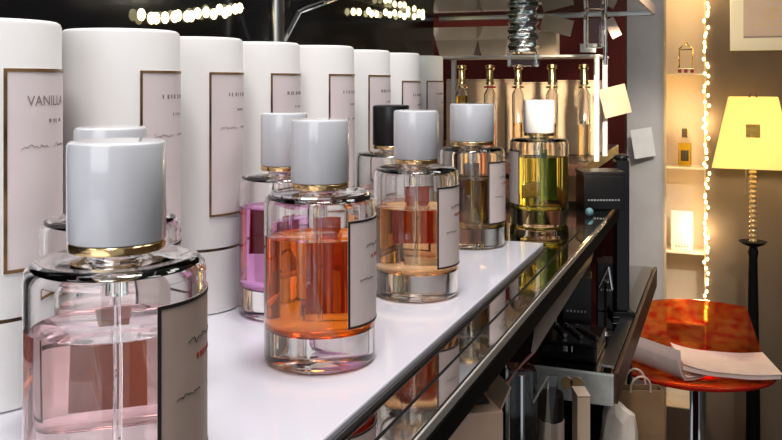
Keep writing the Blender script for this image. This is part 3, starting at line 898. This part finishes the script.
# kraft bag and crumpled parcel
X, Y = place(638, 1.24)
paper_bag(X, Y, ZP, 0.066, 0.036, zat(392, 1.222) - ZP, 'kraft paper gift bag with string handle under the red stool', 'bag_brown', YAW, 1.0, True)
X, Y = place(619, 1.125)
bm = bmesh.new()
bmesh.ops.create_icosphere(bm, subdivisions=3, radius=1)
rnd = random.Random(11)
hh = zat(411, 1.105) - ZP
dirs = [Vector((rnd.gauss(0, 1), rnd.gauss(0, 1), rnd.gauss(0, .5))).normalized() for _ in range(16)] + [Vector((0.25, 0.1, 1)).normalized(), Vector((0, 0, -1))]
offs = [rnd.uniform(0.86, 1.0) for _ in dirs[:-2]] + [0.92, 1.0]
for v in bm.verts:
    n = v.co.normalized()
    f = min([o_ / n.dot(dd) for dd, o_ in zip(dirs, offs) if n.dot(dd) > 0.3] + [1.2]) * rnd.uniform(0.955, 1.03)
    z = n.z * f
    v.co = Vector((n.x * f * 0.0285, n.y * f * 0.027, max(0.0005, (z + 1) / 1.92 * hh)))
o = link('paper_parcel', bm, M['crumple'], None, True, 12, (X, Y, ZP))
tag(o, 'crumpled cream paper parcel in front of the kraft bag', 'parcel')

# ------------------------------------------------------------------ niche shelves and what stands on them
ND = dof(-0.14, WY + 0.07)
xm = (NX0 + NX1) / 2
zs = [zat(73, ND), zat(166, ND), zat(249, ND), zat(318, ND)]
labs = ['top glass shelf in the lit niche, under the small gold rack', 'second glass shelf in the lit niche, under the amber bottle', 'third glass shelf in the lit niche, under the pale carton', 'lowest glass shelf in the lit niche, behind the red stool']
for z, lab in zip(zs, labs):
    o = link('niche_shelf', box((xm, WY + 0.072, z - 0.004), (NX1 - NX0 - 0.009, 0.13, 0.007), 0.001), M['cream'], None, False)
    tag(o, lab, 'shelf', 'shelves in the lit niche')
Xn = xat(685, WY + 0.06)
t = thing('square_bottle', 'square amber perfume bottle on the second niche shelf', 'perfume bottle', (Xn, WY + 0.05, zs[1] - 0.0004))
link('glass_body', box((0, 0, 0.055), (0.046, 0.028, 0.108), 0.003), M['glass'], t, False)
link('perfume', box((0, 0, 0.048), (0.0405, 0.0225, 0.084), 0.002), liquid('amber_perfume', (1.0, 0.78, 0.08)), t, False)
link('label', box((0, -0.0145, 0.042), (0.028, 0.0008, 0.040), 0.0002), M['gold'], t, False)
link('cap', box((0, 0, 0.127), (0.022, 0.020, 0.034), 0.002), M['gold'], t, False)
Xn = xat(686, WY + 0.06)
t = thing('gold_rack', 'little gold wire rack with dark feet on the top niche shelf', 'rack', (Xn, WY + 0.05, zs[0] - 0.0004))
for s in (-1, 1):
    link('side_rail', tube([(s * 0.024, 0, 0.018), (s * 0.024, 0, 0.090), (s * 0.010, 0, 0.104)], 0.003, 8), M['gold'], t)
link('cross_bar', tube([(-0.024, 0, 0.088), (0.024, 0, 0.088)], 0.0025, 8), M['gold'], t)
link('tray', box((0, 0, 0.017), (0.060, 0.03, 0.006), 0.001), M['gold'], t, False)
link('finial', lathe([(0, 0.102), (0.008, 0.104), (0.006, 0.116), (0, 0.124)], 16), M['gold'], t)
for k in range(3):
    link('foot', box((-0.022 + 0.022 * k, 0, 0.0072), (0.012, 0.024, 0.013), 0.001), M['ink_red'], t, False)
Xn = xat(682, WY + 0.06)
t = thing('pale_carton', 'pale printed carton on the third niche shelf', 'box', (Xn, WY + 0.05, zs[2] - 0.0004))
link('carton', box((0, 0, 0.075), (0.078, 0.03, 0.148), 0.002), M['label_pale'], t, False)
link('window_panel', box((0, -0.0155, 0.082), (0.050, 0.001, 0.105), 0.0003), M['paper_pink'], t, False)
bm = bmesh.new()
for k in range(5):
    add_box(bm, (-0.02 + k * .01, -0.0153, 0.016), (0.006, 0.0008, 0.006))
link('print_line', bm, M['ink_grey'], t, False)
Xn = xat(680, WY + 0.06)
t = thing('small_jar', 'small dark jar with pale lid on the lowest niche shelf', 'jar', (Xn, WY + 0.05, zs[3] - 0.0004))
link('jar_body', lathe([(0, 0.0005), (0.026, 0.0005), (0.027, 0.003), (0.027, 0.05), (0.022, 0.055), (0, 0.055)], 28), M['kraft'], t)
link('lid', lathe([(0, 0.0555), (0.024, 0.0555), (0.024, 0.072), (0, 0.073)], 28), M['paper_pink'], t)

pts = []
for k in range(40):
    z = 1.85 - k * (1.85 - 0.52) / 39
    pts.append((NX1 + 0.002 + 0.004 * math.sin(k * 1.7), WY - 0.006, z))
light_string('bright warm fairy lights down the right edge of the lit niche', pts, 72, M['bulb'], 0.0047, 0.001, seed=5, stick=0.008, group='fairy lights edging the niche')
pts = [(NX0 - 0.002 + 0.003 * math.sin(k * 1.3), WY - 0.006, 1.85 - k * (1.85 - 0.52) / 39) for k in range(40)]
light_string('dimmer warm fairy lights down the left edge of the lit niche', pts, 44, M['bulb_soft'], 0.0042, 0.001, seed=6, stick=0.005, group='fairy lights edging the niche')

# framed poster
D = dof(0.25, WY)
xl = xat(730, WY - 0.015)
xr = xl + 0.34
zb, zt = zat(50, D), zat(-40, D)
t = thing('framed_poster', 'cream framed poster with small emblem on the wall above the lamp', 'poster', ((xl + xr) / 2, WY, 0))
link('mount_board', box((0, -0.008, (zb + zt) / 2), (xr - xl, 0.014, zt - zb), 0.002), M['mount'], t, False)
pb = zat(37, D)
pw = xr - xl - 0.09
link('print', box((0, -0.0158, (pb + zt - 0.05) / 2), (pw, 0.0012, zt - 0.05 - pb), 0.0003), M['poster'], t, False)
link('print_rule', box((0, -0.0165, pb + 0.002), (pw, 0.0015, 0.006), 0.0003), M['ink_grey'], t, False)
bm = bmesh.new()
ez = zat(13, D)
ex = xat(772, WY - 0.016) - (xl + xr) / 2
for sx in (-1, 1):
    for sz, rr in ((1, 0.011), (-1, 0.010)):
        bmesh.ops.create_cone(bm, cap_ends=True, segments=18, radius1=rr, radius2=rr, depth=0.001, matrix=Matrix.Translation((ex + sx * 0.014, -0.0168, ez + sz * 0.012)) @ Matrix.Rotation(PI / 2, 4, 'X'))
add_box(bm, (ex, -0.0168, ez), (0.006, 0.001, 0.05), 0.0)
link('emblem', bm, M['kraft'], t, False)
bm = bmesh.new()
for k in range(14):
    add_box(bm, (ex - 0.062 + k * 0.0095, -0.0166, zat(24, D)), (0.006, 0.0008, 0.008 if k % 3 else 0.011))
for k in range(18):
    add_box(bm, (ex - 0.062 + k * 0.0073, -0.0166, zat(30, D)), (0.0045, 0.0008, 0.005))
link('print_line', bm, M['kraft'], t, False)

# ------------------------------------------------------------------ floor lamp
LD = 2.87
X, Y = place(753, LD)
lp = thing('floor_lamp', 'floor lamp with glowing yellow shade, beaded stem and black stand', 'lamp', (X, Y, 0), -math.atan2(X, Y))
zt, zb = zat(97, LD), zat(166, LD)
bm = bmesh.new()


def sq(hw, z, rc=0.012):
    out = []
    for cx, cy, a0 in ((1, 1, 0), (-1, 1, 90), (-1, -1, 180), (1, -1, 270)):
        for k in range(5):
            a = R(a0 + 22.5 * k)
            out.append(bm.verts.new((cx * (hw - rc) + rc * math.cos(a), cy * (hw - rc) + rc * math.sin(a), z)))
    return out


rg = [sq(0.126, zb), sq(0.0765, zt), sq(0.0745, zt), sq(0.124, zb)]
for i in range(4):
    a, b = rg[i], rg[(i + 1) % 4]
    for k in range(20):
        bm.faces.new((a[k], a[(k + 1) % 20], b[(k + 1) % 20], b[k]))
shd = link('lamp_shade', bm, M['shade'], lp, True, 50)
em = 0.5
hw = 0.126 + (0.0765 - 0.126) * 0.53
zc = zb + (zt - zb) * 0.53
sl = math.atan2(0.126 - 0.0765, zt - zb)
bm = add_box(bmesh.new(), (0, -hw - 0.0016, zc), (0.044, 0.0025, 0.044), 0.0004, mtx=Matrix.Rotation(-sl, 4, 'X'))
eo = link('emblem', bm, M['emblem'], shd, False)
link('bulb', ellipsoid((0, 0, zb + 0.10), (0.028, 0.028, 0.038)), M['lamp_bulb'], lp)
link('socket', lathe([(0, zb + 0.02), (0.014, zb + 0.02), (0.014, zb + 0.065), (0, zb + 0.065)], 20), M['steel'], lp)
bm = bmesh.new()
for s in (-1, 1):
    add_tube(bm, [(s * 0.006, 0, zt - 0.02), (s * 0.012, 0, zt + 0.004), (s * 0.006, 0, zt + 0.012)], 0.003, 8)
link('finial', bm, M['dark_wood'], lp)
bm = bmesh.new()
zl = zat(243, LD)
nb = 17
step = (zb + 0.02 - zl) / nb
pr = [(0, zl)]
for k in range(nb):
    for q in range(5):
        f = q / 5
        pr.append((0.0062 + 0.0062 * math.sin(PI * f), zl + (k + f) * step))
pr += [(0.006, zb + 0.019), (0, zb + 0.019)]
link('beaded_stem', lathe(pr, 20), M['bead'], lp)
bm = bmesh.new()
for k in range(20):
    bmesh.ops.create_uvsphere(bm, u_segments=8, v_segments=5, radius=0.0032, matrix=Matrix.Translation((-0.022, -0.01, zb + 0.018 - k * 0.0058)))
add_tube(bm, [(-0.022, -0.01, zb + 0.022), (-0.005, -0.004, zb + 0.022)], 0.002, 6)
ch = link('pull_chain', bm, M['steel'], lp)
link('drip_bowl', lathe([(0, zl - 0.012), (0.014, zl - 0.012), (0.034, zl - 0.004), (0.046, zl + 0.006), (0.044, zl + 0.0065), (0.03, zl), (0.012, zl - 0.002), (0, zl - 0.001)], 32), M['black'], lp)
link('stand_column', lathe([(0, 0.022), (0.030, 0.022), (0.030, 0.05), (0.024, 0.08), (0.021, zl * 0.5), (0.014, zl - 0.05), (0.018, zl - 0.03), (0.013, zl - 0.013), (0, zl - 0.013)], 28), M['black'], lp)
link('base_plate', lathe([(0, 0.0004), (0.14, 0.0004), (0.14, 0.012), (0.06, 0.022), (0, 0.022)], 40), M['black'], lp)

# ------------------------------------------------------------------ red stool
SD = 2.43
X, Y = place(698, SD)
st = thing('bar_stool', 'red see-through swivel stool with low curved back on chrome pole', 'stool', (X, Y, 0), YAW - R(6))
zsr = zat(370, SD)
bm = lathe([(0, zsr - 0.026), (0.06, zsr - 0.026), (0.17, zsr - 0.016), (0.205, zsr - 0.003), (0.209, zsr + 0.003), (0.203, zsr + 0.005), (0.15, zsr + 0.003), (0, zsr + 0.002)], 64)
DEP = 0.78
bmesh.ops.scale(bm, vec=(1, DEP, 1), verts=bm.verts)
link('seat', bm, M['red'], st)
zt_ = zat(300, SD + 0.16)
n, rows = 36, 10
gr = {}
bm = bmesh.new()
for i in range(n + 1):
    q = i / n * 2 - 1
    for j in range(rows + 1):
        f = j / rows
        hw_ = 0.207 - 0.046 * f
        for k in (0, 1):
            gr[i, j, k] = bm.verts.new((q * hw_, 0.150 + 0.02 * f - 0.075 * q * q + 0.006 * k, zsr + 0.006 + (zt_ - zsr - 0.006) * f))
for i in range(n):
    for j in range(rows):
        bm.faces.new((gr[i, j, 0], gr[i + 1, j, 0], gr[i + 1, j + 1, 0], gr[i, j + 1, 0]))
        bm.faces.new((gr[i, j, 1], gr[i, j + 1, 1], gr[i + 1, j + 1, 1], gr[i + 1, j, 1]))
    for j in (0, rows):
        bm.faces.new((gr[i, j, 0], gr[i, j, 1], gr[i + 1, j, 1], gr[i + 1, j, 0]))
for i in (0, n):
    for j in range(rows):
        bm.faces.new((gr[i, j, 0], gr[i, j + 1, 0], gr[i, j + 1, 1], gr[i, j, 1]))
link('backrest', bm, M['red'], st)
bm = lathe([(0.2095, zsr - 0.004), (0.213, zsr), (0.2135, zsr + 0.004), (0.2095, zsr + 0.006)], 64, loop=True)
bmesh.ops.scale(bm, vec=(1, DEP, 1), verts=bm.verts)
link('seat_rim', bm, M['red_rim'], st)
link('pole', lathe([(0, 0.03), (0.030, 0.03), (0.030, 0.25), (0.023, 0.26), (0.023, zsr - 0.05), (0.05, zsr - 0.032), (0, zsr - 0.031)], 32), M['chrome'], st)
link('base_plate', lathe([(0, 0.0005), (0.19, 0.0005), (0.19, 0.008), (0.05, 0.03), (0, 0.03)], 48), M['chrome'], st)


def sheet(name, label, X, Y, z, w, l, rz, curl, thick, m, group=None, pitch=0.0):
    """a soft booklet: page block under a curled cover"""
    t = thing(name, label, 'leaflet', (X, Y, z), rz, group)
    for pn, th, zo, sh_, cu in (('pages', thick, 0.0005, 0.97, curl * 0.75), ('cover', 0.0012, thick + 0.001, 1.0, curl)):
        bm = bmesh.new()
        n = 20
        g = {}
        for i in range(n + 1):
            f = i / n
            x = (f - 0.5) * w * sh_
            lift = cu * max(0, 1 - f * 2.6) ** 1.6
            xx = x + 0.55 * lift
            for j in (0, 1):
                y = (j - 0.5) * l * sh_
                for k in (0, 1):
                    g[i, j, k] = bm.verts.new((xx, y + 0.1 * lift, zo + k * th + lift + 0.004 * math.sin(f * 7)*f + 0.001))
        for i in range(n):
            bm.faces.new((g[i, 0, 1], g[i + 1, 0, 1], g[i + 1, 1, 1], g[i, 1, 1]))
            bm.faces.new((g[i, 0, 0], g[i, 1, 0], g[i + 1, 1, 0], g[i + 1, 0, 0]))
            bm.faces.new((g[i, 0, 0], g[i + 1, 0, 0], g[i + 1, 0, 1], g[i, 0, 1]))
            bm.faces.new((g[i, 1, 0], g[i, 1, 1], g[i + 1, 1, 1], g[i + 1, 1, 0]))
        for i in (0, n):
            bm.faces.new((g[i, 0, 0], g[i, 0, 1], g[i, 1, 1], g[i, 1, 0]))
        link(pn, bm, M[m], t, False)
    return t


zs_ = zsr + 0.0068
xs, ys = place(664, SD - 0.02)
sheet('folded_leaflet', 'curled blush leaflet at the left of the red stool seat', xs, ys, zs_, 0.16, 0.20, YAW + R(30), 0.075, 0.008, 'paper_pink', 'paper leaflets on the red stool')
xs, ys = place(722, SD - 0.03)
sheet('folded_leaflet', 'wide blush leaflet lying flat across the right of the red stool seat', xs, ys, zs_ + 0.012, 0.27, 0.19, YAW - R(8), 0.02, 0.012, 'paper_pink', 'paper leaflets on the red stool')


# ------------------------------------------------------------------ lights
def area(name, loc, rot, size, power, col=(1, 1, 1), size_y=None):
    l = bpy.data.lights.new(name, 'AREA')
    l.energy = power
    l.color = col
    l.size = size
    if size_y:
        l.shape = 'RECTANGLE'
        l.size_y = size_y
    o = bpy.data.objects.new(name, l)
    C.objects.link(o)
    o.location = loc
    o.rotation_euler = rot
    return o


def point(name, loc, power, col, r=0.02):
    l = bpy.data.lights.new(name, 'POINT')
    l.energy = power
    l.color = col
    l.shadow_soft_size = r
    o = bpy.data.objects.new(name, l)
    C.objects.link(o)
    o.location = loc
    return o


for i, (x, y, p) in enumerate([(0.0, -0.45, 13), (-0.14, 0.5, 18), (0.15, 1.5, 5), (0.75, 0.6, 4), (0.50, 1.3, 5)]):  # last entries are unseen fill added for the carton, stool and pillar
    area('ceiling_and_fill_light', (x, y, 2.75), (0, R(6), 0), 0.35, p, (1.0, 0.97, 0.95))
area('unseen_front_fill', (-0.25, -1.25, 1.8), (R(78), 0, R(0)), 1.2, 10, (0.97, 0.97, 1.0), 0.9)  # unseen fill added behind the camera to brighten tubes and caps
point('floor_lamp_light', (X * 0 + lp.location.x, lp.location.y, zb + 0.10), 85, (1.0, 0.76, 0.42), 0.03)
for z in (1.75, 1.25, 0.85):
    point('niche_light', (NX1 - 0.012, WY - 0.03, z), 1.6, (1.0, 0.72, 0.36), 0.03)
def spot(name, loc, target, power, col, ang, r=0.04):
    l = bpy.data.lights.new(name, 'SPOT')
    l.energy = power
    l.color = col
    l.spot_size = ang
    l.spot_blend = 0.6
    l.shadow_soft_size = r
    o = bpy.data.objects.new(name, l)
    C.objects.link(o)
    o.location = loc
    o.rotation_euler = (Vector(target) - Vector(loc)).to_track_quat('-Z', 'Y').to_euler()
    return o


spot('pillar_fill_spot', (0.45, 0.9, 2.35), (-0.20, 2.65, 1.05), 120, (1.0, 0.93, 0.86), R(24))  # unseen spot added to brighten the pillar card and stool
spot('kraft_fill_spot', (0.12, 0.55, 1.60), (-0.38, 1.5, 1.385), 105, (1.0, 0.84, 0.64), R(30))  # unseen spot added to lift the dark kraft boxes

w = bpy.data.worlds.new('world')
S.world = w
w.use_nodes = True
bg = w.node_tree.nodes['Background']
bg.inputs['Color'].default_value = (0.85, 0.88, 0.95, 1)
bg.inputs['Strength'].default_value = 0.45

S.view_settings.view_transform = 'Standard'
S.view_settings.look = 'None'
S.view_settings.gamma = 1
S.view_settings.exposure = 0.0
S.view_settings.use_curve_mapping = False
cy = S.cycles
cy.max_bounces = 24
cy.transmission_bounces = 20
cy.glossy_bounces = 10
cy.transparent_max_bounces = 16
cy.caustics_refractive = True
cy.caustics_reflective = False
cy.sample_clamp_indirect = 6
cy.blur_glossy = 0.5
cy.use_denoising = True
